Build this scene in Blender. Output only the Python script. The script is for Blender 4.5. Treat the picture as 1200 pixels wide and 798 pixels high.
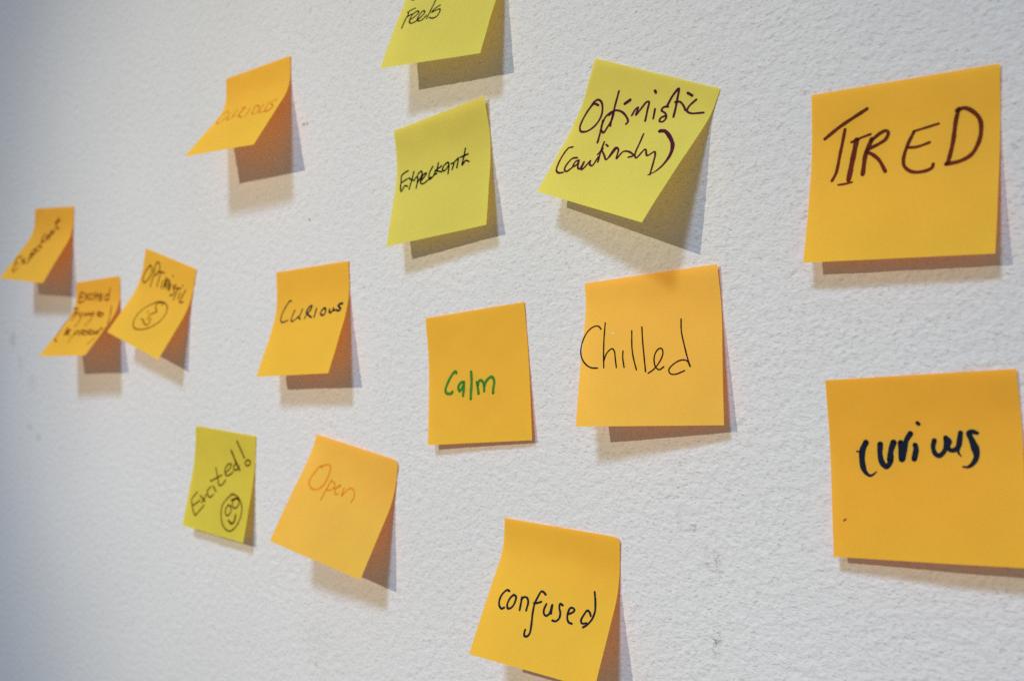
import bpy, math, random
import numpy as np
from mathutils import Vector, Matrix

for o in list(bpy.data.objects):
    bpy.data.objects.remove(o, do_unlink=True)
scene = bpy.context.scene
COL = scene.collection
random.seed(7)
Z0 = 1.45            # height of the camera above the floor, metres

# ------------------------------------------------------------------ camera
CAM_POS = (0.0, -0.41039, 0.0)
CAM_AXES = ((0.775297, 0.631219, 0.021867), (-0.02231, -0.007231, 0.999725), (0.631203, -0.775571, 0.008476))   # right, up, back
CAM_LENS = 33.332
LAMP_A = (-3.203, -6.076, 2.744)
LAMP_B = (-0.708, -4.11, 4.284)

cam = bpy.data.cameras.new('camera')
cam.lens = CAM_LENS
cam.sensor_width = 36.0
cam.sensor_fit = 'HORIZONTAL'
cam.clip_start = 0.01
cam.clip_end = 100
cam.dof.use_dof = True
cam.dof.focus_distance = 0.475
cam.dof.aperture_fstop = 7.8
cam_o = bpy.data.objects.new('camera', cam)
COL.objects.link(cam_o)
r_, u_, b_ = [Vector(a) for a in CAM_AXES]
M = Matrix((r_, u_, b_)).transposed().to_4x4()
M.translation = Vector(CAM_POS) + Vector((0, 0, Z0))
cam_o.matrix_world = M
scene.camera = cam_o

# ------------------------------------------------------------------ light
world = bpy.data.worlds.new('World')
scene.world = world
world.use_nodes = True
bg = world.node_tree.nodes['Background']
bg.inputs[0].default_value = (1.0, 0.89, 0.73, 1)
bg.inputs[1].default_value = 0.26

def spot(name, pos, target, watts, colour, radius, cone_deg):
    l = bpy.data.lights.new(name, 'SPOT')
    l.energy = watts
    l.color = colour
    l.shadow_soft_size = radius
    l.spot_size = math.radians(cone_deg)
    l.spot_blend = 1.0
    o = bpy.data.objects.new(name, l)
    COL.objects.link(o)
    p = Vector(pos) + Vector((0, 0, Z0))
    t = Vector(target) + Vector((0, 0, Z0))
    o.location = p
    o.rotation_euler = (t - p).to_track_quat('-Z', 'Y').to_euler()
    return o

def strip_lamp(name, pos, target, watts, colour, size, spread_deg):
    """long ceiling lamp, its beam narrowed to imitate lens darkening at the edges"""
    l = bpy.data.lights.new(name, 'AREA')
    l.shape = 'RECTANGLE'
    l.size, l.size_y = size
    l.energy = watts
    l.color = colour
    l.spread = math.radians(spread_deg)
    o = bpy.data.objects.new(name, l)
    COL.objects.link(o)
    p = Vector(pos) + Vector((0, 0, Z0))
    t = Vector(target) + Vector((0, 0, Z0))
    o.location = p
    o.rotation_euler = (t - p).to_track_quat('-Z', 'Y').to_euler()
    return o

# two ceiling lamps: a small warm spot, further left, and a long cool strip higher up
spot('warm_ceiling_spot', LAMP_A, (-0.46, 0, -0.06), 1300, (1.0, 0.87, 0.64), 0.022, 9.5)
strip_lamp('cool_ceiling_strip', LAMP_B, (-0.43, 0, -0.20), 4.7, (0.49, 0.68, 0.98), (1.8, 0.95), 12.5)

scene.view_settings.view_transform = 'Standard'
scene.view_settings.look = 'None'
scene.view_settings.exposure = -0.07
scene.view_settings.gamma = 1.0
scene.view_settings.use_curve_mapping = False
scene.render.engine = 'CYCLES'
scene.cycles.use_denoising = False        # keep the fine grain of wall and paper
scene.cycles.use_adaptive_sampling = False
scene.cycles.use_light_tree = False
scene.cycles.sample_clamp_indirect = 3.0

# ------------------------------------------------------------------ materials
class NT:
    def __init__(s, name):
        s.m = bpy.data.materials.new(name)
        s.m.use_nodes = True
        s.t = s.m.node_tree
        for n in list(s.t.nodes):
            s.t.nodes.remove(n)
        s.out = s.n('ShaderNodeOutputMaterial')
    def n(s, typ, **kw):
        nd = s.t.nodes.new(typ)
        for k, v in kw.items():
            setattr(nd, k, v)
        return nd
    def l(s, a, b):
        s.t.links.new(a, b)
    def ramp(s, fac, p0, p1, c0=(0, 0, 0, 1), c1=(1, 1, 1, 1)):
        r = s.n('ShaderNodeValToRGB')
        r.color_ramp.elements[0].position = p0
        r.color_ramp.elements[1].position = p1
        r.color_ramp.elements[0].color = c0
        r.color_ramp.elements[1].color = c1
        s.l(fac, r.inputs[0])
        return r.outputs[0]
    def noise(s, vec, scale, detail=3, rough=0.5, dist=0.0):
        n = s.n('ShaderNodeTexNoise')
        n.inputs['Scale'].default_value = scale
        n.inputs['Detail'].default_value = detail
        n.inputs['Roughness'].default_value = rough
        n.inputs['Distortion'].default_value = dist
        s.l(vec, n.inputs['Vector'])
        return n.outputs[0]
    def math(s, op, a, b=None):
        m = s.n('ShaderNodeMath', operation=op)
        for i, v in enumerate((a, b)):
            if v is None:
                continue
            if isinstance(v, (int, float)):
                m.inputs[i].default_value = v
            else:
                s.l(v, m.inputs[i])
        return m.outputs[0]
    def mix(s, fac, a, b):
        m = s.n('ShaderNodeMix', data_type='RGBA')
        for sock, v in ((m.inputs[0], fac), (m.inputs[6], a), (m.inputs[7], b)):
            if isinstance(v, (int, float)):
                sock.default_value = v
            elif isinstance(v, tuple):
                sock.default_value = v if len(v) == 4 else v + (1,)
            else:
                s.l(v, sock)
        return m.outputs[2]

# marks on the wall: (x, z, radius x, radius z, strength, colour), metres on the wall
MARKS = [
    (-0.2190, -0.0921, 0.00455, 0.00575, 0.70, (0.3, 0.28, 0.25), 0),
    (-0.2073, -0.1054, 0.00702, 0.00889, 0.70, (0.3, 0.28, 0.25), 0),
    (-0.2059, -0.1445, 0.00439, 0.00887, 0.75, (0.28, 0.27, 0.25), 0),
    (-0.2269, -0.0899, 0.00233, 0.00830, 0.50, (0.3, 0.28, 0.25), 0),
    (-0.9624, -0.0177, 0.00934, 0.00999, 0.35, (0.4, 0.38, 0.34), 1),
    (-0.9449, -0.0395, 0.00730, 0.00987, 0.20, (0.4, 0.38, 0.34), 1),
    (-0.9189, -0.0572, 0.01402, 0.01131, 0.15, (0.4, 0.38, 0.34), 1),
    (-0.9226, -0.0996, 0.00885, 0.00486, 0.25, (0.4, 0.38, 0.34), 1),
    (-0.9046, -0.1078, 0.00863, 0.00560, 0.25, (0.4, 0.38, 0.34), 1),
    (-0.5131, 0.0732, 0.00117, 0.00116, 0.90, (0.45, 0.07, 0.03), 1),
    (-0.5192, 0.1383, 0.00409, 0.00326, 0.70, (0.25, 0.15, 0.1), 0),
    (-0.5210, 0.1385, 0.00179, 0.00130, 0.80, (0.3, 0.14, 0.07), 1),
    (-0.4976, -0.2057, 0.02151, 0.01989, 0.25, (0.35, 0.33, 0.3), 0),
    (-0.4971, -0.2244, 0.00175, 0.00170, 0.50, (0.5, 0.2, 0.1), 1),
    (-0.4727, -0.1751, 0.00993, 0.01109, 0.25, (0.35, 0.33, 0.3), 0),
    (-0.3315, 0.1254, 0.00605, 0.00285, 0.30, (0.3, 0.28, 0.25), 0),
]

def wall_material():
    k = NT('painted_plaster')
    tc = k.n('ShaderNodeTexCoord')
    vec = tc.outputs['Object']
    big = k.noise(vec, 5.0, 3)
    col = k.mix(k.ramp(big, 0.35, 0.65), (0.62, 0.62, 0.61), (0.645, 0.645, 0.64))
    # pin-holes between the lumps of paint, their shade and some grime painted in as darker colour
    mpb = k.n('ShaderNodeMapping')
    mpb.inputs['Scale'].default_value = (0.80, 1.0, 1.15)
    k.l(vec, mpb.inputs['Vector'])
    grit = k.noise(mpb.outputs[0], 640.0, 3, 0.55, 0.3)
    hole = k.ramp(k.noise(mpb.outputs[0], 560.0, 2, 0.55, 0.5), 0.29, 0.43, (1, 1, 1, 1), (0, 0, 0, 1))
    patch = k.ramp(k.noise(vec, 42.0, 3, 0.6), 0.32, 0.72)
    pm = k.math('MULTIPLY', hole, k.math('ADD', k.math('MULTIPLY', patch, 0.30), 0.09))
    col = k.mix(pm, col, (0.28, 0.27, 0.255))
    speck = k.n('ShaderNodeTexVoronoi')
    speck.inputs['Scale'].default_value = 26.0
    speck.inputs['Randomness'].default_value = 1.0
    k.l(vec, speck.inputs['Vector'])
    sp = k.ramp(speck.outputs['Distance'], 0.012, 0.03, (1, 1, 1, 1), (0, 0, 0, 1))
    col = k.mix(k.math('MULTIPLY', sp, 0.6), col, (0.30, 0.24, 0.19))
    sep = k.n('ShaderNodeSeparateXYZ')
    k.l(vec, sep.inputs[0])
    fine = k.ramp(k.noise(vec, 420.0, 3, 0.7), 0.50, 0.64)
    for (x, z, rx, rz, st, c, solid) in MARKS:
        dx = k.math('DIVIDE', k.math('SUBTRACT', sep.outputs[0], x), rx)
        dz = k.math('DIVIDE', k.math('SUBTRACT', sep.outputs[2], z), rz)
        d = k.math('SQRT', k.math('ADD', k.math('MULTIPLY', dx, dx), k.math('MULTIPLY', dz, dz)))
        mask = k.ramp(d, 0.2, 1.0, (1, 1, 1, 1), (0, 0, 0, 1))
        f = k.math('MULTIPLY', mask, st * (1.5 if not solid else 1.3))
        if not solid:
            f = k.math('MULTIPLY', f, fine)
        col = k.mix(f, col, c)
    bs = k.n('ShaderNodeBsdfPrincipled')
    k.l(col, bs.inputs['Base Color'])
    bs.inputs['Roughness'].default_value = 0.62
    bs.inputs['Specular IOR Level'].default_value = 0.12
    bp = k.n('ShaderNodeBump')
    bp.inputs['Strength'].default_value = 1.0
    bp.inputs['Distance'].default_value = 0.00046
    k.l(k.math('SUBTRACT', grit, k.math('MULTIPLY', hole, 0.30)), bp.inputs['Height'])
    k.l(bp.outputs[0], bs.inputs['Normal'])
    k.l(bs.outputs[0], k.out.inputs['Surface'])
    return k.m

def paper_material(name, base, seed):
    k = NT(name)
    tc = k.n('ShaderNodeTexCoord')
    mp = k.n('ShaderNodeMapping')
    mp.inputs['Location'].default_value = (seed * 0.37, seed * 0.11, seed * 0.53)
    k.l(tc.outputs['Object'], mp.inputs['Vector'])
    vec = mp.outputs[0]
    n1 = k.ramp(k.noise(vec, 38.0, 3), 0.3, 0.7)
    n2 = k.ramp(k.noise(vec, 900.0, 3, 0.7), 0.3, 0.7)
    dk = tuple(c * 0.93 for c in base)
    dk2 = tuple(c * 0.86 for c in base)
    col = k.mix(n1, base, dk)
    col = k.mix(k.math('MULTIPLY', n2, 0.45), col, dk2)
    bp = k.n('ShaderNodeBump')
    bp.inputs['Strength'].default_value = 0.25
    bp.inputs['Distance'].default_value = 0.00012
    k.l(k.noise(vec, 1100.0, 3, 0.65), bp.inputs['Height'])
    bs = k.n('ShaderNodeBsdfPrincipled')
    bs.inputs['Roughness'].default_value = 0.75
    bs.inputs['Specular IOR Level'].default_value = 0.15
    k.l(col, bs.inputs['Base Color'])
    k.l(bp.outputs[0], bs.inputs['Normal'])
    # thin paper: part of the light soaks through and comes out deeper in colour
    tr = k.n('ShaderNodeBsdfTranslucent')
    tr.inputs[0].default_value = (0.58 * base[0] / 0.535, base[1] * (0.30 if base[1] < 0.8 * base[0] else 0.56), base[2] * 0.2, 1)
    mx = k.n('ShaderNodeAddShader')
    k.l(bs.outputs[0], mx.inputs[0])
    k.l(tr.outputs[0], mx.inputs[1])
    k.l(mx.outputs[0], k.out.inputs['Surface'])
    return k.m

def ink_material(name, filt, body, cover):
    """felt-pen ink: a stain that filters the paper below plus a little body colour"""
    k = NT(name)
    tc = k.n('ShaderNodeTexCoord')
    n = k.ramp(k.noise(tc.outputs['Object'], 260.0, 3, 0.6), 0.3, 0.7)
    t = k.n('ShaderNodeBsdfTransparent')
    k.l(k.mix(n, filt, tuple(min(1, c * 1.25 + 0.02) for c in filt)), t.inputs[0])
    d = k.n('ShaderNodeBsdfDiffuse')
    d.inputs[0].default_value = body + (1,)
    mx = k.n('ShaderNodeMixShader')
    mx.inputs[0].default_value = cover
    k.l(t.outputs[0], mx.inputs[1])
    k.l(d.outputs[0], mx.inputs[2])
    k.l(mx.outputs[0], k.out.inputs['Surface'])
    return k.m

INK = {
    'black':  ink_material('black_ink', (0.03, 0.03, 0.03), (0.008, 0.008, 0.009), 0.85),
    'navy':   ink_material('blue_black_ink', (0.04, 0.05, 0.08), (0.012, 0.018, 0.032), 0.85),
    'brown':  ink_material('brown_ink', (0.50, 0.32, 0.42), (0.080, 0.022, 0.020), 0.55),
    'purple': ink_material('dark_purple_ink', (0.40, 0.20, 0.42), (0.055, 0.012, 0.034), 0.72),
    'green':  ink_material('green_ink', (0.34, 0.70, 0.50), (0.035, 0.22, 0.03), 0.72),
    'orange': ink_material('orange_ink', (0.98, 0.80, 0.66), (0.70, 0.25, 0.02), 0.42),
    'red':    ink_material('red_ink', (0.93, 0.66, 0.62), (0.58, 0.17, 0.04), 0.42),
    'sepia':  ink_material('faded_sepia_ink', (0.52, 0.42, 0.36), (0.075, 0.032, 0.012), 0.50),
    'faded':  ink_material('washed_sepia_ink', (0.66, 0.50, 0.45), (0.12, 0.045, 0.014), 0.45),
    'fleck':  ink_material('pale_fleck', (1, 1, 1), (0.85, 0.80, 0.70), 0.9),
    'redfleck': ink_material('red_fleck', (0.7, 0.2, 0.2), (0.40, 0.05, 0.02), 0.7),
}

# ------------------------------------------------------------------ the wall
def relief_tile(n, size, seed):
    """height field (unit variance) of rolled paint on plaster; n x n samples over size metres"""
    rng = np.random.default_rng(seed)
    def band(lam, width, ax=1.0):
        w = rng.standard_normal((n, n)).astype(np.float32)
        F = np.fft.rfft2(w)
        ky = np.fft.fftfreq(n, size / n)[:, None]
        kx = np.fft.rfftfreq(n, size / n)[None, :]
        f = np.sqrt((kx * ax) ** 2 + ky ** 2) + 1e-9
        F *= np.exp(-(np.log(f * lam) / width) ** 2) / f
        h = np.fft.irfft2(F, s=(n, n)).astype(np.float32)
        return h / h.std()
    a = band(0.0075, 0.45, 1.15)
    b = band(0.0034, 0.35, 1.25)
    c = band(0.0021, 0.30, 1.35)
    h = 0.048 * a + 0.036 * b + 0.028 * c * (0.75 + 0.35 * np.clip(a, -1.5, 1.5))
    h = h - 0.035 * np.clip(-c - 1.1, 0, None) - 0.03 * np.clip(-b - 1.4, 0, None)
    return (h * RELIEF).astype(np.float32)       # millimetres

RELIEF = 1.3
def build_wall():
    n, size = 4096, 1.3
    tile = relief_tile(n, size, 11)
    # vertex columns get wider to the left, rows are even
    xs = [0.14]
    while xs[-1] > -1.15:
        x = xs[-1]
        xs.append(x - (0.00058 + 0.0011 * min(1, max(0, (-x - 0.05) / 1.0))))
    xs = np.array([1.6, 0.5] + xs + [-1.7, -3.2])[::-1]
    zs = np.arange(-0.375, 0.3751, 0.00075)
    zs = np.concatenate([[-Z0, -0.7], zs, [0.8, 1.6]])
    X, Zg = np.meshgrid(xs, zs)
    u = (X + 1.15) / size * n
    v = (Zg + 0.6) / size * n
    iu = np.floor(u).astype(int); iv = np.floor(v).astype(int)
    fu = (u - iu).astype(np.float32); fv = (v - iv).astype(np.float32)
    g = lambda a, b: tile[b % n, a % n]
    H = (g(iu, iv) * (1 - fu) * (1 - fv) + g(iu + 1, iv) * fu * (1 - fv)
         + g(iu, iv + 1) * (1 - fu) * fv + g(iu + 1, iv + 1) * fu * fv)
    edge = np.clip((X + 1.12) / 0.03, 0, 1) * np.clip((0.13 - X) / 0.03, 0, 1) * np.clip((0.37 - np.abs(Zg)) / 0.02, 0, 1)
    H = H * edge
    Y = -(H - 0.12) * 0.001                     # towards the room is -y
    R, Cn = X.shape
    co = np.stack([X, Y, Zg], -1).reshape(-1, 3).astype(np.float32)
    idx = np.arange(R * Cn).reshape(R, Cn)
    quads = np.stack([idx[:-1, :-1], idx[:-1, 1:], idx[1:, 1:], idx[1:, :-1]], -1).reshape(-1, 4)
    me = bpy.data.meshes.new('wall')
    me.vertices.add(len(co)); me.vertices.foreach_set('co', co.ravel())
    me.loops.add(quads.size); me.loops.foreach_set('vertex_index', quads.ravel().astype(np.int32))
    me.polygons.add(len(quads))
    me.polygons.foreach_set('loop_start', np.arange(0, quads.size, 4, dtype=np.int32))
    me.polygons.foreach_set('loop_total', np.full(len(quads), 4, dtype=np.int32))
    me.update(calc_edges=True)
    me.polygons.foreach_set('use_smooth', np.ones(len(quads), dtype=bool))
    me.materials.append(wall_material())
    o = bpy.data.objects.new('wall', me)
    o.location = (0, 0, Z0)
    o['kind'] = 'structure'
    o['label'] = 'white painted plaster wall with a rough rolled surface'
    COL.objects.link(o)
    return o
build_wall()

# ------------------------------------------------------------------ sticky notes
# per note: position on the wall (mm), tilt, then how each side edge curls away
# (final angle, length still stuck, length of the bend, remaining curl, lift of the
# corner), and the writing as pen strokes in mm across / down the sheet.
SIDE = 76.0
NOTES = {
 'F': ([-880.8, 105.6, -0.0381, 0.5866, 0.5015, 11.802, 12.7715, 22.0301, 23.1376, 0.0271, 0.0163, -0.0, 0.2033], [
   ('handwritten_word', [
     ([1.86, 1.86, 1.86], [10.28,50.17,3.24,51.78,8.65,59.43,13.45,67.36,16.06,66.27,17.95,62.39]),
     ([1.87, 1.87, 1.87], [8.71,59.84,12.49,57.49]),
     ([1.86, 1.86, 1.86], [12.63,52.84,24.56,57.66]),
     ([1.86, 1.86, 1.86], [18.63,52.09,18.77,58.31]),
     ([1.86, 1.86, 1.86], [22.18,46.3,25.79,51.99,28.38,56.84]),
     ([1.86, 1.86, 1.86], [22.51,48.45,25.23,46.63,28.96,50.95,26.21,52.91]),
     ([1.88, 1.88, 1.88], [25.02,47.58,27.81,44.28,22.64,41.41,21.53,43.87,26.61,47.8,30.49,45.83]),
     ([1.88, 1.88, 1.88], [28.1,37.28,24.54,39.21,28.19,43.47,33.3,41.77]),
     ([1.89, 1.89, 1.89], [25.8,31.19,30.08,38.6,34.33,38.81]),
     ([1.92, 1.92, 1.92], [27.61,24.34,24.53,27.44,28.53,32.49,31.97,32.74,33.26,30.94]),
     ([1.91, 1.91, 1.91], [35.32,25.81,31.49,26.99,34.14,30.44,35.74,27.73,34.9,25.57,38.62,29.95]),
     ([1.91, 1.91, 1.91], [37.96,26.55,36.14,21.87,41.25,24.92,40.99,20.57,42.96,22.63]),
     ([1.9, 1.9, 1.9], [48.08,9.78,44.51,16.74,46.74,19.31,50.38,19.36]),
     ([1.91, 1.91, 1.91], [41.66,14.19,50.51,11.98]),
   ]),
 ]),
 'G': ([-798.7, 38.1, 0.0626, 0.6512, 0.6257, 11.624, 13.7126, 21.6977, 23.5492, 0.0575, 0.0566, 0.0, 0.0], [
   ('handwritten_word', [
     ([1.62, 1.62, 1.62], [12.81,9.76,7.59,10.43,6.09,14.62,6.17,18.1,14.03,17.46]),
     ([1.62, 1.62, 1.62], [6.78,13.9,12.48,13.15]),
     ([1.6, 1.6, 1.6], [15.5,10.52,21.72,16.45]),
     ([1.6, 1.6, 1.6], [21.99,11.36,16.41,16.47]),
     ([1.59, 1.59, 1.59], [28.98,11.95,24.3,13.03,24.71,16.37,29.17,16.2]),
     ([1.57, 1.57, 1.57], [31.82,13.09,32.06,17.35]),
     ([1.57, 1.57, 1.57], [32.36,11.17,32.73,11.76]),
     ([1.56, 1.56, 1.56], [37.02,10.95,36.9,18.24]),
     ([1.56, 1.56, 1.56], [33.78,14.17,40.78,13.73]),
     ([1.55, 1.55, 1.55], [42.03,16.61,46.37,15.14,44.41,13.06,41.8,15.2,42.64,18.53,47.29,18.19]),
     ([1.53, 1.53, 1.53], [56.64,14.39,51.83,15.34,52.95,19.23,57.09,18.67]),
     ([1.52, 1.52, 1.52], [59.86,9.13,58.44,14.52,57.96,19.29]),
   ]),
   ('handwritten_word', [
     ([1.58, 1.58, 1.58], [4.7,24.93,0.36,38.07,2.98,52.41,4.09,57.0,10.44,59.82]),
     ([1.62, 1.62, 1.62], [-0.6,23.05,8.62,24.25]),
     ([1.59, 1.59, 1.59], [4.97,23.92,8.38,34.41,8.05,36.07]),
     ([1.6, 1.6, 1.6], [9.17,27.65,9.58,31.44]),
     ([1.6, 1.6, 1.6], [9.22,29.18,12.13,27.83]),
     ([1.58, 1.58, 1.58], [13.27,28.33,17.85,31.93,19.92,30.28]),
     ([1.56, 1.56, 1.56], [19.16,28.26,23.48,39.04,22.23,43.95]),
     ([1.56, 1.56, 1.56], [23.72,29.63,25.25,32.38]),
     ([1.55, 1.55, 1.55], [28.14,32.55,26.97,29.4,31.23,32.06,31.57,29.47,35.24,32.3]),
     ([1.53, 1.53, 1.53], [39.15,29.5,35.68,30.04,37.52,32.43,40.32,30.85,41.52,37.66,39.64,43.6]),
   ]),
   ('handwritten_word', [
     ([1.65, 1.65, 1.65], [47.21,28.94,50.23,34.28]),
     ([1.65, 1.65, 1.65], [45.55,31.16,51.28,30.45]),
     ([1.64, 1.64, 1.64], [52.74,30.96,51.45,32.81,56.54,35.07,57.23,32.5,52.29,30.83]),
   ]),
   ('handwritten_word', [
     ([1.7, 1.7, 1.7], [10.8,44.12,15.43,52.41]),
     ([1.7, 1.7, 1.7], [12.56,48.74,17.58,48.83,18.36,51.82,13.91,52.35]),
     ([1.69, 1.69, 1.69], [18.42,50.64,19.9,48.33,15.39,46.95,16.9,50.57,22.76,52.81]),
   ]),
   ('handwritten_word', [
     ([1.52, 1.52, 1.52], [31.01,48.8,30.85,54.86,31.04,60.68]),
     ([1.52, 1.52, 1.52], [29.89,50.63,33.99,48.93,36.33,51.93,32.46,53.18]),
     ([1.51, 1.51, 1.51], [41.22,54.08,38.37,49.69,41.43,48.67]),
     ([1.5, 1.5, 1.5], [44.33,52.82,45.83,50.12,41.66,48.56,43.66,52.22,49.83,53.71]),
     ([1.49, 1.49, 1.49], [49.33,48.43,47.34,50.07,52.93,52.01,52.24,54.49]),
     ([1.48, 1.48, 1.48], [55.38,52.67,57.55,50.6,52.59,48.57,54.19,52.06,60.71,54.12]),
     ([1.46, 1.46, 1.46], [63.13,54.32,60.16,50.03,66.88,53.9,65.48,50.25,70.55,54.04]),
     ([1.46, 1.46, 1.46], [68.1,46.08,71.24,54.06]),
     ([1.46, 1.46, 1.46], [65.88,50.94,73.96,48.14]),
     ([1.47, 1.47, 1.47], [64.98,25.45,69.19,33.63,74.35,42.78]),
     ([1.45, 1.45, 1.45], [70.87,58.07,66.08,63.94]),
   ]),
 ]),
 'H': ([-683.3, 52.6, -0.2516, 0.4769, 0.426, 15.4111, 15.0282, 27.2147, 26.1903, 0.0436, 0.0297, -0.0003, 0.0443], [
   ('handwritten_word', [
     ([1.37, 1.37, 1.37], [10.48,11.91,5.09,18.36,3.73,25.17,7.6,27.06,12.0,23.17,14.21,16.23,12.74,12.67,8.99,12.55]),
     ([1.35, 1.35, 1.35], [17.91,13.91,17.36,20.89,17.55,28.03]),
     ([1.35, 1.35, 1.35], [17.04,15.28,18.69,9.08,20.98,6.91,24.37,8.56,24.68,13.32,19.66,18.57]),
     ([1.33, 1.33, 1.33], [24.14,13.93,32.88,12.96]),
     ([1.33, 1.33, 1.33], [27.1,14.11,26.42,20.68,26.4,25.81]),
     ([1.32, 1.32, 1.32], [32.46,19.62,32.96,25.56]),
     ([1.31, 1.31, 1.31], [36.39,25.3,36.02,18.18,36.7,16.09,38.01,23.33,39.77,16.71,41.52,17.64,40.95,24.16]),
     ([1.3, 1.3, 1.3], [42.46,17.79,43.61,24.48]),
     ([1.3, 1.3, 1.3], [44.73,19.17,44.73,24.59]),
     ([1.3, 1.3, 1.3], [45.35,12.52,46.03,13.03]),
     ([1.29, 1.29, 1.29], [51.62,18.36,48.4,20.68,51.74,23.22,51.29,26.74,48.01,27.68]),
     ([1.28, 1.28, 1.28], [50.96,20.91,59.79,19.31]),
     ([1.28, 1.28, 1.28], [55.59,20.35,54.8,25.36,54.76,29.88]),
     ([1.27, 1.27, 1.27], [60.18,22.46,59.52,27.65]),
     ([1.27, 1.27, 1.27], [61.02,16.56,61.52,17.0]),
     ([1.26, 1.26, 1.26], [66.44,18.82,63.92,24.97,62.89,29.12,65.73,29.26,67.56,27.9]),
   ]),
   ('face_drawing', [
     ([1.16, 1.16, 1.16], [34.86,37.28,25.73,44.12,21.41,52.05,22.66,59.97,28.01,63.24,37.11,61.67,45.93,56.53,52.44,49.17,53.8,41.83,51.17,36.81,45.06,35.09,37.65,35.99,32.51,39.0]),
     ([1.16, 1.16, 1.16], [45.2,34.85,37.26,37.56,36.6,40.41,41.38,43.88,38.84,46.26,37.03,47.45,41.94,44.25]),
     ([1.16, 1.16, 1.16], [43.36,35.98,43.98,37.88]),
     ([1.17, 1.17, 1.17], [30.88,47.43,31.41,46.73]),
     ([1.16, 1.16, 1.16], [35.84,48.03,36.52,52.61]),
     ([1.16, 1.16, 1.16], [29.09,54.45,32.33,54.77,36.42,56.78,40.3,56.22,40.97,52.77,39.29,50.47]),
   ]),
 ]),
 'B': ([-574.6, 185.4, 0.0571, 0.7182, 0.6007, 11.5474, 10.0051, 21.9066, 21.9807, 0.0095, 0.0136, -0.0024, 0.3], [
   ('handwritten_word', [
     ([1.23, 1.23, 1.23], [8.97,27.38,4.24,28.26,2.45,32.81,4.41,38.66,7.59,40.73,10.52,38.83,11.1,34.93]),
     ([1.21, 1.21, 1.21], [11.7,30.17,15.05,37.15,17.88,39.5,20.45,37.02]),
     ([1.2, 1.2, 1.2], [20.41,28.6,20.28,34.91,22.15,37.0,23.46,35.78]),
     ([1.19, 1.19, 1.19], [28.08,29.39,27.12,33.3,28.67,38.43]),
     ([1.19, 1.19, 1.19], [26.21,29.18,28.92,28.47,30.95,30.7,28.7,33.96,27.53,35.95,35.7,41.18]),
     ([1.17, 1.17, 1.17], [37.36,31.8,39.3,37.58,39.19,41.01]),
     ([1.15, 1.15, 1.15], [45.78,31.05,44.4,33.72,46.21,39.39,49.06,40.71,51.5,38.71,50.11,34.09,45.81,30.99,43.51,31.57]),
     ([1.14, 1.14, 1.14], [53.37,32.22,53.68,36.36,54.18,40.27,58.22,41.15,62.55,40.82]),
     ([1.12, 1.12, 1.12], [58.88,30.9,60.24,37.37,61.77,40.62,64.9,42.46,67.95,41.33,68.6,38.0]),
     ([1.12, 1.12, 1.12], [68.66,31.43,63.96,31.97,62.95,33.82,68.09,37.3,68.66,40.39,64.82,41.53]),
   ]),
 ]),
 'A': ([-382.1, 226.7, -0.0217, 0.4038, 0.3537, 7.9626, 10.887, 20.0568, 22.5321, -0.053, -0.0429, 0.0416, 0.0], [
   ('handwritten_word', [
     ([1.18, 1.18, 1.18], [3.82,21.42,3.93,24.6,6.18,27.69,7.89,28.04,8.93,26.45]),
     ([1.17, 1.17, 1.17], [10.34,22.36,10.58,25.56,10.14,27.11]),
     ([1.16, 1.16, 1.16], [10.91,24.05,13.26,22.57,14.96,24.88,12.7,26.42]),
   ]),
   ('handwritten_word', [
     ([1.07, 1.07, 1.07], [6.46,36.99,9.03,35.82,11.89,35.05]),
     ([1.07, 1.07, 1.07], [6.87,37.2,7.62,38.75,6.85,41.84,6.26,48.49]),
     ([1.06, 1.06, 1.06], [7.45,40.79,9.2,39.59,10.81,39.19]),
     ([1.05, 1.05, 1.05], [11.78,42.99,14.44,40.98,16.04,39.03,15.27,37.81,13.64,37.91,11.07,40.15,10.71,43.78,11.9,45.88,13.77,46.13,17.02,44.84]),
     ([1.04, 1.04, 1.04], [16.73,44.34,19.6,42.34,21.18,39.8,20.39,38.63,18.67,38.91,16.96,42.06,17.09,44.32,19.04,45.53,21.46,44.71,23.44,42.37]),
     ([1.03, 1.03, 1.03], [26.95,32.43,25.93,37.66,25.21,41.57,24.53,44.66]),
     ([1.02, 1.02, 1.02], [32.25,36.79,29.66,37.98,27.07,40.79,30.82,39.81,32.98,39.62,33.78,40.77,32.74,44.56,29.41,45.42,26.59,44.39]),
   ]),
 ]),
 'C': ([-393.6, 128.6, 0.1394, 0.2872, 0.2117, 12.9522, 15.4109, 24.0906, 25.4534, 0.0102, 0.0122, 0.9325, 2.5486], [
   ('handwritten_word', [
     ([1.19, 1.19, 1.19], [9.95,27.72,5.79,28.78,4.46,29.7,4.52,34.15,4.8,38.24,5.95,40.58,8.32,37.33,10.79,38.26]),
     ([1.19, 1.19, 1.19], [4.79,34.55,9.75,33.0]),
     ([1.17, 1.17, 1.17], [15.12,29.47,14.28,33.06,12.45,40.42]),
     ([1.17, 1.17, 1.17], [11.18,32.78,13.73,34.62,16.31,35.52]),
     ([1.16, 1.16, 1.16], [16.58,34.29,18.54,33.75,18.88,37.54,18.38,41.28]),
     ([1.16, 1.16, 1.16], [17.63,33.98,19.88,31.33,21.65,30.93,22.3,32.75,21.0,35.23,19.05,37.69]),
     ([1.15, 1.15, 1.15], [21.54,37.72,24.51,34.95,25.91,33.29,23.98,33.16,22.1,35.49,21.65,38.48,23.71,39.58,27.05,38.35,29.92,36.69]),
     ([1.14, 1.14, 1.14], [30.97,30.01,28.89,32.68,28.14,35.82,29.08,37.82,31.98,36.41]),
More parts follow.
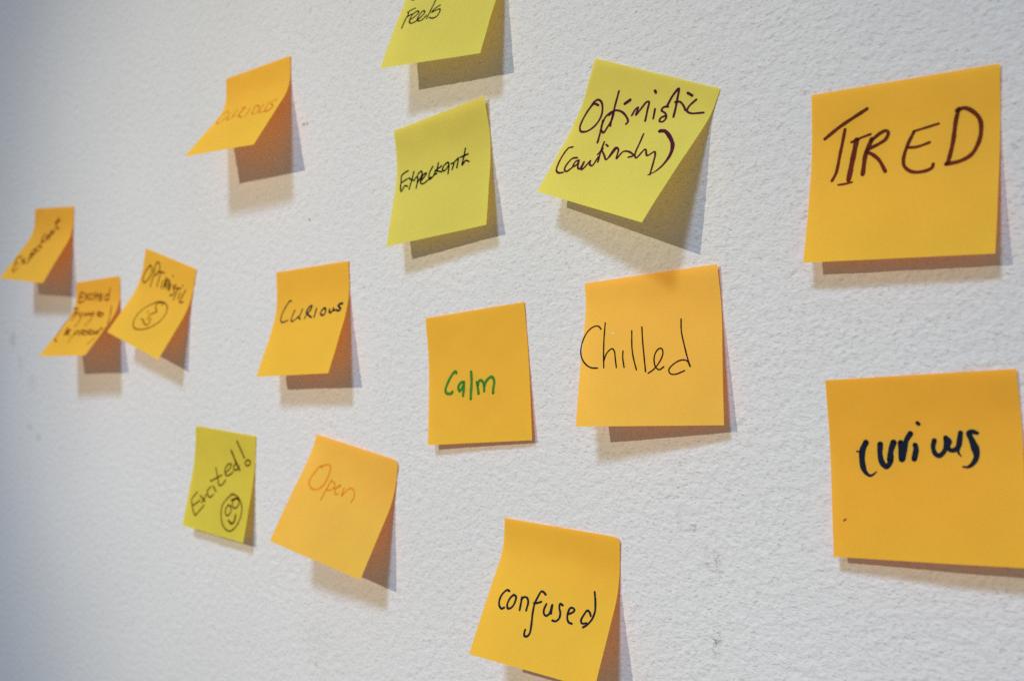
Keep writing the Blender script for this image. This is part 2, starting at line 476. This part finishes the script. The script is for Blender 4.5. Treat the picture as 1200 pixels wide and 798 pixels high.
     ([1.13, 1.13, 1.13], [35.46,28.84,34.46,32.39,32.19,35.79,34.5,35.35]),
     ([1.12, 1.12, 1.12], [32.79,33.3,38.08,31.53]),
     ([1.12, 1.12, 1.12], [33.61,33.06,36.0,34.4,38.49,35.27]),
     ([1.11, 1.11, 1.11], [43.12,30.4,40.28,31.63,39.06,33.78,40.2,35.19,42.5,34.07,44.11,31.5,43.34,30.66]),
     ([1.11, 1.11, 1.11], [44.32,32.62,44.08,35.27,43.84,37.82]),
     ([1.1, 1.1, 1.1], [45.91,32.05,48.08,32.15,47.65,33.97,46.97,35.86]),
     ([1.09, 1.09, 1.09], [47.68,32.16,51.65,29.79]),
     ([1.09, 1.09, 1.09], [51.65,29.79,51.21,32.71,50.64,35.62]),
     ([1.08, 1.08, 1.08], [57.05,25.33,56.13,29.17,54.66,35.04,57.2,32.86,59.89,34.1]),
     ([1.08, 1.08, 1.08], [53.26,29.82,58.98,29.25]),
   ]),
 ]),
 'D': ([-245.5, 130.5, -0.347, 0.3524, 0.5005, 18.4381, 5.2873, 25.1659, 14.3363, -0.0262, -0.0666, 0.9987, -0.0008], [
   ('handwritten_word', [
     ([1.3, 1.3, 1.3], [10.88,22.47,7.92,22.29,5.84,25.5,4.56,32.57,5.11,36.15,6.96,38.03,10.75,37.28,14.07,33.64,15.48,28.23,14.31,23.47,11.98,20.44,9.47,19.77,7.5,21.34,6.21,24.38]),
     ([1.31, 1.31, 1.31], [17.71,29.6,19.8,36.2,21.42,41.72]),
     ([1.29, 1.29, 1.29], [18.4,32.32,18.54,27.26,21.9,23.68,23.06,27.41,22.57,32.65,21.82,35.78,20.01,34.95]),
     ([1.25, 1.25, 1.25], [20.5,12.99,21.29,19.9,23.03,28.14,24.08,31.44]),
     ([1.25, 1.25, 1.25], [20.22,26.12,22.45,23.07,26.56,22.7,31.03,24.63,33.44,27.03,33.02,28.37]),
     ([1.74, 1.74, 1.74], [26.73,18.32,29.06,15.86]),
     ([1.2, 1.2, 1.2], [33.89,23.2,34.37,19.91,35.43,18.45,36.2,22.54,37.32,19.24,39.07,14.63,40.3,14.36,41.4,18.31,43.28,24.33]),
     ([1.19, 1.19, 1.19], [45.42,17.1,47.16,22.16]),
     ([1.47, 1.47, 1.47], [41.35,8.35,42.19,9.07]),
     ([1.17, 1.17, 1.17], [52.14,14.29,49.9,14.94,49.31,16.83,52.27,17.93,53.89,20.11,53.26,22.43,51.36,22.59,51.11,20.78,53.11,19.03]),
     ([1.29, 1.29, 1.29], [51.28,13.8,52.03,8.79,54.14,4.64,55.19,9.07,57.52,18.55]),
     ([1.12, 1.12, 1.12], [54.81,11.25,57.37,10.55,60.4,12.18,62.16,13.88]),
     ([1.33, 1.33, 1.33], [59.72,5.54,62.66,6.24]),
     ([1.1, 1.1, 1.1], [65.45,7.6,63.1,11.56,63.16,13.92,65.41,14.62,72.09,12.73]),
   ]),
   ('handwritten_word', [
     ([1.22, 1.22, 1.22], [7.26,47.4,4.94,48.55,3.85,53.57,4.29,60.11,5.49,62.43,7.82,63.03,10.35,62.12]),
     ([1.2, 1.2, 1.2], [13.87,52.49,11.21,53.5,9.71,57.86,10.1,60.34,12.13,61.23,14.45,58.16]),
     ([1.18, 1.18, 1.18], [15.96,53.52,14.33,54.67,14.49,57.72,16.25,56.09,16.14,53.77,17.71,57.24,19.49,58.1,19.87,53.7,20.88,58.16,21.9,57.06,23.5,52.18,24.17,54.01,26.37,54.62,27.09,49.2]),
     ([1.15, 1.15, 1.15], [25.34,40.44,26.46,45.46,28.69,51.85]),
     ([1.15, 1.15, 1.15], [25.75,48.03,26.83,44.13]),
     ([1.12, 1.12, 1.12], [26.24,44.77,29.88,47.28,33.13,49.48,34.25,41.93,36.72,42.48,38.99,47.59,40.46,43.11,44.02,42.31,48.11,43.78,45.68,45.2]),
     ([1.14, 1.14, 1.14], [27.37,41.53,29.14,42.25]),
     ([1.13, 1.13, 1.13], [34.02,47.82,35.2,41.73]),
     ([1.07, 1.07, 1.07], [46.39,31.22,47.19,36.19,48.6,43.08,50.46,44.62,52.58,38.92,55.79,41.93,58.5,38.99,59.59,39.82,61.82,45.07,64.05,51.29]),
     ([2.08, 2.08, 0.56], [54.68,27.6,57.3,27.05,61.69,29.23,66.13,33.22,68.12,38.52,67.75,44.73,65.77,49.16,63.02,51.83]),
   ]),
 ]),
 'E': ([-126.9, 108.9, 0.0229, 0.2125, 0.1741, 16.8988, 15.3912, 26.856, 26.1359, 0.0552, 0.0458, 0.6641, 0.8197], [
   ('handwritten_word', [
     ([1.61, 1.61, 1.61], [5.86,20.17,12.04,16.04,24.19,9.77]),
     ([1.48, 1.48, 1.48], [14.71,17.22,12.79,27.38,11.3,36.09,9.75,39.27]),
     ([1.13, 1.13, 1.13], [17.52,23.18,21.89,21.73,25.62,20.83]),
     ([2.3, 2.3, 2.3], [19.77,22.55,18.44,29.98,16.97,39.75]),
     ([1.01, 1.01, 1.01], [12.65,41.52,15.67,41.4,18.52,40.94]),
     ([1.96, 1.96, 1.96], [26.25,23.06,23.86,28.79,22.93,37.88]),
     ([1.56, 1.56, 1.56], [26.02,23.64,29.67,20.97,32.02,20.21,33.03,21.13,32.06,23.73,29.14,25.47,24.72,27.35,24.32,28.23,26.28,29.41,29.35,32.27,32.37,37.78]),
     ([1.06, 1.06, 1.06], [43.34,22.04,53.14,20.26]),
     ([1.5, 1.5, 1.5], [43.29,22.45,40.83,27.93,39.57,33.23,39.99,36.34,42.38,38.77,45.24,39.6,49.12,39.26,51.01,38.27,51.39,36.81]),
     ([1.21, 1.21, 1.21], [41.13,28.63,44.82,28.76,49.65,27.55]),
     ([1.72, 1.72, 1.72], [60.79,15.4,59.81,19.38,58.6,29.11,57.19,36.03,56.71,37.46]),
     ([1.69, 1.69, 1.69], [60.09,15.98,62.76,15.36,65.93,17.16,68.55,20.68,69.11,25.34,68.17,30.4,65.67,34.73,61.51,36.86,56.33,37.47]),
   ]),
 ]),
 'I': ([-509.6, 41.2, 0.0771, 0.3955, 0.3864, 14.2626, 12.1163, 24.922, 23.1347, 0.0033, -0.0098, 0.2129, 0.3553], [
   ('handwritten_word', [
     ([1.2, 1.2, 1.2], [16.29,21.52,14.71,21.21,10.95,24.82,7.77,29.6,7.32,33.75,8.82,35.75,12.2,36.1,15.9,35.06]),
     ([1.19, 1.19, 1.19], [21.42,28.46,19.84,32.84,19.63,35.16,21.54,36.34,25.04,34.63,28.15,32.84]),
     ([1.17, 1.17, 1.17], [29.7,28.22,28.48,32.59,27.94,34.16,30.06,35.35]),
     ([1.16, 1.16, 1.16], [35.17,29.38,35.04,32.64,34.58,35.28]),
     ([1.45, 1.45, 1.45], [34.52,30.41,36.89,27.36,39.17,26.39,39.6,27.36,37.98,30.15,36.1,31.81,38.37,33.37,41.54,34.99]),
     ([1.32, 1.32, 1.32], [44.85,28.99,44.64,32.03,44.37,34.98]),
     ([1.42, 1.42, 1.42], [53.1,29.3,50.88,30.73,50.43,32.96,52.08,34.22,54.55,33.74,54.94,31.51,54.19,29.66,52.6,29.17]),
     ([1.52, 1.52, 1.52], [58.72,30.61,58.85,32.05,60.52,33.09,62.38,31.58]),
     ([1.51, 1.51, 1.51], [62.44,30.03,62.54,31.46,64.34,31.65]),
     ([1.67, 1.67, 1.67], [70.87,27.65,68.82,27.57,66.87,28.71,68.91,30.21,69.83,31.17,68.32,32.38,65.89,31.68]),
   ]),
 ]),
 'J': ([-363.2, 12.2, 0.1274, 0.1116, 0.0468, 14.3182, 14.2069, 25.2634, 25.2599, 0.0655, 0.0568, 0.4806, 0.2727], [
   ('handwritten_word', [
     ([1.93, 1.93, 1.93], [22.17,34.88,21.61,34.1,20.02,34.63,17.24,37.42,14.48,41.58,13.43,44.19,14.02,45.92,16.73,46.71,18.52,46.4,18.97,45.7]),
     ([1.9, 1.9, 1.9], [27.92,40.67,26.15,40.63,24.36,41.99,23.67,43.6,24.53,45.66,25.64,45.07,26.99,43.51,27.99,41.44]),
     ([1.89, 1.89, 1.89], [28.05,40.78,27.95,44.25,27.14,48.55]),
     ([2.03, 2.03, 2.03], [33.78,35.22,33.86,41.39,33.32,46.28,33.07,50.6]),
     ([1.85, 1.85, 1.85], [37.84,41.63,38.48,45.02,38.96,47.99]),
     ([1.84, 1.84, 1.84], [38.52,43.39,39.67,40.86,40.96,40.63,42.62,42.07,43.18,44.71,43.15,47.05]),
     ([1.82, 1.82, 1.82], [43.32,44.4,44.76,41.58,47.38,39.68,49.08,39.33,50.49,40.74,50.83,42.7,50.1,45.54,49.74,48.48]),
   ]),
 ]),
 'K': ([-246.2, 30.4, 0.1053, 0.3078, 0.1301, 1.1171, 9.5013, 14.5235, 21.5131, -0.0943, -0.0306, 1.9041, 1.6833], [
   ('handwritten_word', [
     ([0.82, 0.82, 0.82], [10.0,25.48,8.53,23.92,5.96,23.69,2.63,25.72,-0.03,30.73,-0.65,36.45,0.44,40.53,3.31,44.1,6.56,45.84,9.83,46.12]),
     ([0.81, 0.81, 0.81], [12.27,22.36,12.26,30.51,12.7,39.01,13.42,46.13]),
     ([0.79, 0.79, 0.79], [13.11,42.39,14.5,38.56,17.25,36.39,18.69,37.71,19.58,41.65,20.51,46.38]),
     ([0.78, 0.78, 0.78], [23.65,38.03,23.75,41.34,24.78,46.54]),
     ([0.77, 0.77, 0.77], [27.99,27.83,28.57,36.7,29.7,42.23,31.56,48.02]),
     ([0.77, 0.77, 0.77], [33.61,26.36,34.68,36.56,36.49,49.17]),
     ([0.75, 0.75, 0.75], [37.89,50.14,40.89,48.2,44.15,44.12,45.51,40.48,44.82,38.2,43.11,38.2,41.2,40.75,40.88,44.48,41.99,47.46,43.71,48.61,46.14,47.3]),
     ([0.73, 0.73, 0.73], [54.96,24.19,55.08,30.02,56.85,37.51,59.12,45.46,60.0,47.84]),
     ([0.72, 0.72, 0.72], [59.94,47.73,58.3,45.0,55.29,44.48,51.45,46.1,48.85,48.85,49.6,50.72,52.09,51.25,57.09,49.71]),
   ]),
   ('pale_fleck', [
     ([0.87, 0.87, 0.87], [16.9,28.16,17.16,28.29]),
   ]),
 ]),
 'L': ([-118.1, -13.9, 0.1077, 0.1365, 0.2344, 14.188, 13.3539, 25.264, 24.576, 0.0122, 0.0149, -0.0004, 0.9313], [
   ('handwritten_word', [
     ([2.64, 2.64, 0.47], [15.71,27.5,14.09,30.86,13.79,35.69,14.73,39.54,16.84,41.46,18.3,40.98,19.67,39.78]),
     ([2.36, 2.36, 2.36], [21.65,28.32,21.44,32.86,22.26,36.21,23.85,37.74,25.31,36.22,25.89,33.38]),
     ([2.52, 2.52, 2.52], [27.19,27.7,25.99,31.0,25.46,34.8]),
     ([2.49, 2.49, 2.49], [30.1,27.84,30.15,31.53,30.25,34.69]),
     ([2.25, 2.25, 2.25], [34.21,24.16,32.46,26.85,31.6,30.13,30.71,34.6]),
     ([2.29, 2.29, 2.29], [35.85,28.88,36.15,30.2,35.23,34.63]),
     ([1.56, 1.56, 1.56], [37.24,19.77,37.79,20.3]),
     ([0.77, 0.77, 0.77], [11.73,31.22,12.47,31.22]),
     ([1.96, 1.96, 1.96], [43.47,27.15,42.88,29.83,43.64,32.61,45.15,33.32,46.97,31.73,47.97,28.98,47.92,26.09]),
     ([1.82, 1.82, 1.82], [47.92,26.09,49.35,27.63,48.58,29.91,49.39,31.07,51.12,31.09,52.71,29.29]),
     ([2.13, 2.13, 0.43], [53.64,24.29,52.98,28.15,52.37,31.79,53.45,33.71]),
     ([1.57, 3.04, 0.73], [59.85,24.53,58.12,23.95,56.83,24.37,57.71,27.33,58.97,31.42,59.06,34.12,57.48,36.82,55.75,37.94,53.93,37.8]),
   ]),
   ('red_fleck', [
     ([0.79, 0.79, 0.79], [5.12,60.52,5.92,59.99]),
   ]),
 ]),
 'M': ([-605.4, -77.1, -0.0184, 0.1897, 0.1645, 14.4395, 13.6541, 25.1596, 24.6286, 0.0003, -0.0066, -0.0002, 0.2857], [
   ('handwritten_word', [
     ([1.38, 1.38, 1.38], [11.13,48.97,5.94,54.76,5.76,56.73,13.29,66.42,14.84,65.02,22.36,57.45]),
     ([1.38, 1.38, 1.38], [8.88,59.37,15.88,55.05]),
     ([1.37, 1.37, 1.37], [15.62,51.23,22.38,54.48]),
     ([1.36, 1.36, 1.36], [22.99,49.21,18.87,55.96]),
     ([1.35, 1.35, 1.35], [26.77,42.93,23.43,46.47,25.41,50.01,28.08,50.58,31.68,47.97]),
     ([1.35, 1.35, 1.35], [29.47,42.08,34.06,45.64]),
     ([1.36, 1.36, 1.36], [24.84,38.5,26.17,38.99]),
     ([1.34, 1.34, 1.34], [29.07,28.66,33.24,35.56,36.32,40.38,39.45,39.96,43.43,35.92]),
     ([1.35, 1.35, 1.35], [26.21,38.6,37.77,32.88]),
     ([1.33, 1.33, 1.33], [42.48,30.1,46.64,26.74,47.76,23.78,43.81,24.26,40.6,28.92,43.0,32.39,47.57,31.33,50.71,28.86]),
     ([1.32, 1.32, 1.32], [54.67,21.99,51.1,24.77,51.49,27.07,55.37,26.58,57.6,23.78]),
     ([1.8, 1.8, 1.8], [46.81,13.6,52.06,19.96,58.68,26.63]),
     ([1.55, 1.55, 1.55], [53.73,6.23,62.98,16.98]),
     ([1.29, 1.29, 1.29], [66.79,18.19,64.41,20.8,66.45,22.4,70.15,21.02,70.22,18.71,66.79,18.19]),
   ]),
   ('face_drawing', [
     ([1.29, 1.29, 1.29], [54.68,44.31,49.28,48.45,45.3,53.72,45.38,60.27,49.35,67.1,55.02,70.34,59.64,70.22,64.72,66.44,68.1,59.48,68.01,52.16,63.83,47.26,58.44,44.8,52.62,44.79]),
     ([1.3, 1.3, 1.3], [52.14,52.7,49.91,55.83,51.12,59.84,54.26,59.81,56.33,56.25,54.66,53.25,51.38,52.81]),
     ([1.29, 1.29, 1.29], [58.35,47.13,56.13,50.24,57.93,53.69,61.04,53.68,63.85,50.02,61.47,47.14,58.05,47.18]),
     ([1.76, 1.76, 1.76], [54.6,48.8,61.14,46.54]),
     ([1.86, 1.86, 1.86], [55.5,63.51,59.66,64.96,62.11,62.73,62.25,58.38]),
   ]),
 ]),
 'N': ([-459.3, -75.4, -0.1354, 0.5268, 0.4351, -1.4273, 12.5535, 10.9472, 23.6657, -0.1557, -0.0917, 3.0774, 0.2907], [
   ('handwritten_word', [
     ([1.28, 1.28, 1.28], [13.75,20.55,12.14,19.94,10.13,24.21,8.88,29.87,9.32,32.49,11.46,34.59,14.07,35.62,16.96,35.29,19.8,32.99,21.38,28.93,21.47,23.94,20.86,19.58,19.49,17.67,17.6,17.36,15.16,18.4,12.44,20.18]),
     ([1.24, 1.24, 1.24], [25.34,26.12,24.53,32.48,24.09,39.94]),
     ([1.24, 1.24, 1.24], [25.59,26.58,27.9,27.03,29.44,28.36,29.32,30.17,27.81,32.39,25.22,32.9]),
     ([1.22, 1.22, 1.22], [30.35,30.53,33.4,28.53,33.83,27.21,32.38,28.16,31.38,30.89,32.2,32.85,33.67,33.52,34.7,32.72]),
     ([1.21, 1.21, 1.21], [37.34,28.17,37.59,31.24,38.06,33.08,39.55,29.79,41.53,27.25,43.68,26.63,45.69,27.99,47.38,31.37,46.79,34.67]),
   ]),
 ]),
 'O': ([-297.7, -103.3, 0.0074, 0.5094, 0.4599, 6.3707, 14.567, 17.89, 23.7106, -0.0571, -0.0437, 0.8453, 0.609], [
   ('handwritten_word', [
     ([1.29, 1.29, 1.29], [12.42,39.11,10.93,38.73,8.62,41.5,8.1,44.95,9.2,47.81,11.16,48.94,12.51,48.16]),
     ([1.28, 1.28, 1.28], [15.81,40.35,14.27,42.7,13.83,46.36,15.1,48.13,17.08,46.97,18.07,43.99,17.57,41.03,15.7,40.37]),
     ([1.26, 1.26, 1.26], [21.35,40.69,21.87,43.73,22.36,47.51]),
     ([1.26, 1.26, 1.26], [21.38,41.91,22.69,40.28,24.53,40.42,25.96,42.41,26.3,46.96]),
     ([1.23, 1.23, 1.23], [34.95,36.63,33.46,35.66,31.93,35.46,30.6,39.23,30.03,42.6,30.59,47.47,31.87,53.62,32.23,57.94,31.12,59.74,29.67,59.71,29.11,58.13,29.13,56.56]),
     ([1.24, 1.24, 1.24], [29.43,42.22,31.51,41.81,33.49,40.81]),
     ([1.22, 1.22, 1.22], [36.91,41.33,36.44,44.3,37.23,46.6,38.88,47.24,40.29,45.48,40.29,41.29]),
     ([1.22, 1.22, 1.22], [40.53,41.15,41.2,45.64]),
     ([1.21, 1.21, 1.21], [46.56,40.14,44.87,39.64,44.95,41.59,46.39,44.23,46.51,47.12,44.85,48.93,43.01,48.83]),
     ([1.19, 1.19, 1.19], [50.93,43.88,53.14,42.61,54.07,41.2,52.97,40.36,51.36,40.54,50.71,42.86,51.22,46.14,52.59,47.79,54.53,48.15]),
     ([1.17, 1.17, 1.17], [64.03,42.2,62.95,40.6,61.35,39.83,59.97,42.41,59.27,45.43,60.23,46.75,62.59,46.12]),
     ([1.17, 1.17, 1.17], [63.01,29.95,64.52,34.32,65.69,39.81,64.88,44.26,63.03,47.02,61.42,48.5]),
   ]),
 ]),
}

SS = np.linspace(0, SIDE, 153)
def profile(a, s0, lb, k2, lift):
    ang = a * np.clip((SS - s0) / lb, 0, 1) + k2 * np.clip((SS - s0 - lb) / SIDE, 0, None)
    # ease into and out of the bend
    ang = np.convolve(np.pad(ang, 8, mode='edge'), np.ones(17) / 17, mode='valid')
    am = (ang[1:] + ang[:-1]) / 2
    ds = np.diff(SS)
    d = np.concatenate([[0], np.cumsum(np.cos(am) * ds)])
    h = np.concatenate([[0], np.cumsum(np.sin(am) * ds)]) + abs(lift) * np.exp(-(SS / 14) ** 2)
    return d, h

class Sheet:
    def __init__(s, p, rnd):
        s.L = profile(p[3], p[5], p[7], p[9], p[11])
        s.R = profile(p[4], p[6], p[8], p[10], p[12])
        s.ph = [rnd.uniform(0, 6.28) for _ in range(4)]
    def raw(s, a, t):
        """point in note space (metres): x along the top edge, z up, -y into the room"""
        f = a / SIDE
        d = np.interp(t, SS, s.L[0]) * (1 - f) + np.interp(t, SS, s.R[0]) * f
        h = np.interp(t, SS, s.L[1]) * (1 - f) + np.interp(t, SS, s.R[1]) * f
        free = np.clip(h / 6.0, 0, 1)
        h = h + 0.32 + free * (0.30 * np.sin(a * 0.075 + s.ph[0]) * np.sin(t * 0.06 + s.ph[1]) + 0.10 * np.sin(a * 0.16 + t * 0.05 + s.ph[2]))
        h = h + 0.07 * np.sin(a * 0.21 + s.ph[3]) * np.sin(t * 0.3 + s.ph[2])
        return np.stack([a - SIDE / 2, -h, -d], -1) * 0.001
    def at(s, a, t, off=0.0):
        p = s.raw(a, t)
        if np.any(off):
            e = 0.2
            n = np.cross(s.raw(a + e, t) - s.raw(a - e, t), s.raw(a, t - e) - s.raw(a, t + e))
            n /= np.linalg.norm(n, axis=-1, keepdims=True)
            p = p + n * (np.asarray(off)[..., None] * 0.001)
        return p

def mesh_object(name, verts, faces, mat, parent):
    me = bpy.data.meshes.new(name)
    me.from_pydata([tuple(v) for v in verts], [], faces)
    me.polygons.foreach_set('use_smooth', [True] * len(me.polygons))
    me.materials.append(mat)
    me.update()
    o = bpy.data.objects.new(name, me)
    COL.objects.link(o)
    o.parent = parent
    return o

def paper(sheet, mat, parent, soft_corner):
    na, nt = 37, 61
    av = np.linspace(0, SIDE, na); tv = np.linspace(0, SIDE, nt)
    A, T = np.meshgrid(av, tv)
    A = A.copy(); T = T.copy()
    r = soft_corner
    if r > 0:                                   # top right corner worn round
        m = (A > SIDE - r) & (T < r)
        dx = A[m] - (SIDE - r); dy = r - T[m]
        k = np.maximum(dx, dy) / np.maximum(np.hypot(dx, dy), 1e-6)
        A[m] = SIDE - r + dx * k; T[m] = r - dy * k
    V = sheet.at(A.ravel(), T.ravel())
    F = [(j * na + i, (j + 1) * na + i, (j + 1) * na + i + 1, j * na + i + 1) for j in range(nt - 1) for i in range(na - 1)]
    return mesh_object('paper_sheet', V, F, mat, parent)

def smooth_line(pts, step=0.35):
    P = np.array(pts).reshape(-1, 2)
    if len(P) == 2:
        n = max(2, int(np.hypot(*(P[1] - P[0])) / step) + 1)
        return P[0] + (P[1] - P[0]) * np.linspace(0, 1, n)[:, None]
    Q = np.vstack([2 * P[0] - P[1], P, 2 * P[-1] - P[-2]])
    out = []
    for i in range(1, len(Q) - 2):
        p0, p1, p2, p3 = Q[i - 1:i + 3]
        # centripetal Catmull-Rom
        t0 = 0; t1 = t0 + max(1e-3, np.hypot(*(p1 - p0))) ** .5
        t2 = t1 + max(1e-3, np.hypot(*(p2 - p1))) ** .5; t3 = t2 + max(1e-3, np.hypot(*(p3 - p2))) ** .5
        n = max(2, int(np.hypot(*(p2 - p1)) / step) + 1)
        t = np.linspace(t1, t2, n, endpoint=False)[:, None]
        a1 = (t1 - t) / (t1 - t0) * p0 + (t - t0) / (t1 - t0) * p1
        a2 = (t2 - t) / (t2 - t1) * p1 + (t - t1) / (t2 - t1) * p2
        a3 = (t3 - t) / (t3 - t2) * p2 + (t - t2) / (t3 - t2) * p3
        b1 = (t2 - t) / (t2 - t0) * a1 + (t - t0) / (t2 - t0) * a2
        b2 = (t3 - t) / (t3 - t1) * a2 + (t - t1) / (t3 - t1) * a3
        out.append((t2 - t) / (t2 - t1) * b1 + (t - t1) / (t2 - t1) * b2)
    out.append(P[-1:])
    return np.vstack(out)

def writing(name, strokes, sheet, mat, parent, rnd):
    """pen strokes as thin films of ink lying on the sheet"""
    AT, OFF, F = [], [], []
    for k, (w3, pts) in enumerate(strokes):
        C = smooth_line(pts)
        n = len(C)
        D = np.gradient(C, axis=0) if n > 2 else np.repeat(C[-1:] - C[:1], n, 0)
        D /= np.maximum(np.linalg.norm(D, axis=1, keepdims=True), 1e-6)
        Nn = np.stack([-D[:, 1], D[:, 0]], -1)
        t = np.linspace(0, 1, n)
        wd = np.interp(t, [0, 0.5, 1], w3)
        ph = rnd.uniform(0, 6.28)
        arc = np.concatenate([[0], np.cumsum(np.hypot(*np.diff(C, axis=0).T))])
        wd = wd * (1 + 0.06 * np.sin(arc * 0.9 + ph) + 0.02 * np.sin(arc * 2.3 + 2 * ph))
        off = 0.05 + 0.006 * k + 0.003 * t
        base = len(AT)
        for i in range(n):
            AT += [C[i] + Nn[i] * wd[i] / 2, C[i] - Nn[i] * wd[i] / 2]
            OFF += [off[i], off[i]]
        for i in range(n - 1):
            b = base + 2 * i
            F.append((b, b + 1, b + 3, b + 2))
        for end, sg in ((0, -1), (n - 1, 1)):   # rounded stroke ends
            first = len(AT)
            m = 6
            for q in range(1, m):
                th = math.pi * q / m
                AT.append(C[end] + wd[end] / 2 * (Nn[end] * math.cos(th) + sg * D[end] * math.sin(th)))
                OFF.append(off[end])
            ring = [base + 2 * end] + list(range(first, first + m - 1)) + [base + 2 * end + 1]
            F.append(tuple(ring if sg > 0 else ring[::-1]))
    AT = np.array(AT)
    AT = np.clip(AT, -1.5, SIDE + 1.5)
    V = sheet.at(AT[:, 0], AT[:, 1], np.array(OFF))
    return mesh_object(name, V, F, mat, parent)

ORANGE = (0.51, 0.393, 0.034)
AMBER = (0.50, 0.35, 0.029)
PEACH = (0.52, 0.400, 0.054)
YELLOW = (0.43, 0.455, 0.083)
LIME = (0.41, 0.41, 0.045)
# key: paper colour, inks of its parts in order, rounded corner (mm), label
INFO = {
 'A': (YELLOW, ['black', 'black'], 0, 'yellow sticky note reading Feels in black, cut off by the top of the picture'),
 'B': (ORANGE, ['red'], 0, 'orange sticky note reading curious in faint red, curling far off the wall'),
 'C': (YELLOW, ['black'], 0, 'yellow sticky note reading Expectant in black, below the Feels note'),
 'D': (YELLOW, ['purple', 'purple'], 0, 'tilted yellow sticky note reading Optimistic (cautiously) in dark purple'),
 'E': (ORANGE, ['brown'], 0, 'large orange sticky note reading TIRED in brown marker, at the upper right'),
 'F': (AMBER, ['faded'], 0, 'small orange sticky note reading Expectant in sepia, leftmost on the wall'),
 'G': (AMBER, ['faded'] * 5, 3.5, 'orange sticky note with three lines beginning Excited in brown, partly behind its right neighbour'),
 'H': (ORANGE, ['sepia', 'sepia'], 1.5, 'tilted orange sticky note reading Optimistic above a drawn round face'),
 'I': (ORANGE, ['navy'], 0, 'orange sticky note reading Curious in dark ink, left of the Calm note'),
 'J': (ORANGE, ['green'], 0, 'orange sticky note reading Calm in green marker, lying almost flat'),
 'K': (PEACH, ['black', 'fleck'], 0, 'orange sticky note reading Chilled in thin black pen, right of the Calm note'),
 'L': (AMBER, ['navy', 'redfleck'], 0, 'large orange sticky note reading curious in thick black marker, at the lower right'),
 'M': (LIME, ['sepia', 'sepia'], 0, 'small yellow sticky note reading Excited! slantwise above a drawn smiling face'),
 'N': (PEACH, ['orange'], 4.0, 'tilted orange sticky note reading Open in orange ink'),
 'O': (ORANGE, ['navy'], 3.0, 'orange sticky note reading confused in blue-black, lowest, cut off by the bottom of the picture'),
}
PART_LABEL = {'red_fleck': 'tiny red mark near the lower left corner', 'pale_fleck': 'tiny pale dot near the letter h',
              'face_drawing': 'small round face drawn in pen'}

for q, key in enumerate(INFO):
    p, parts = NOTES[key]
    base, inks, corner, label = INFO[key]
    rnd = random.Random(100 + q)
    root = bpy.data.objects.new('sticky_note', None)
    root.empty_display_size = 0.02
    COL.objects.link(root)
    root.location = (p[0] / 1000, 0, p[1] / 1000 + Z0)
    root.rotation_euler = (0, -p[2], 0)
    root['label'] = label
    root['category'] = 'sticky note'
    root['group'] = 'sticky notes on the wall'
    jit = 1 + rnd.uniform(-0.03, 0.03)
    mat = paper_material('sticky_paper', tuple(c * jit for c in base), q)
    sh = Sheet(p, rnd)
    paper(sh, mat, root, corner)
    for (nm, strokes), ink in zip(parts, inks):
        o = writing(nm, strokes, sh, INK[ink], root, rnd)
        if nm in PART_LABEL:
            o['label'] = PART_LABEL[nm]
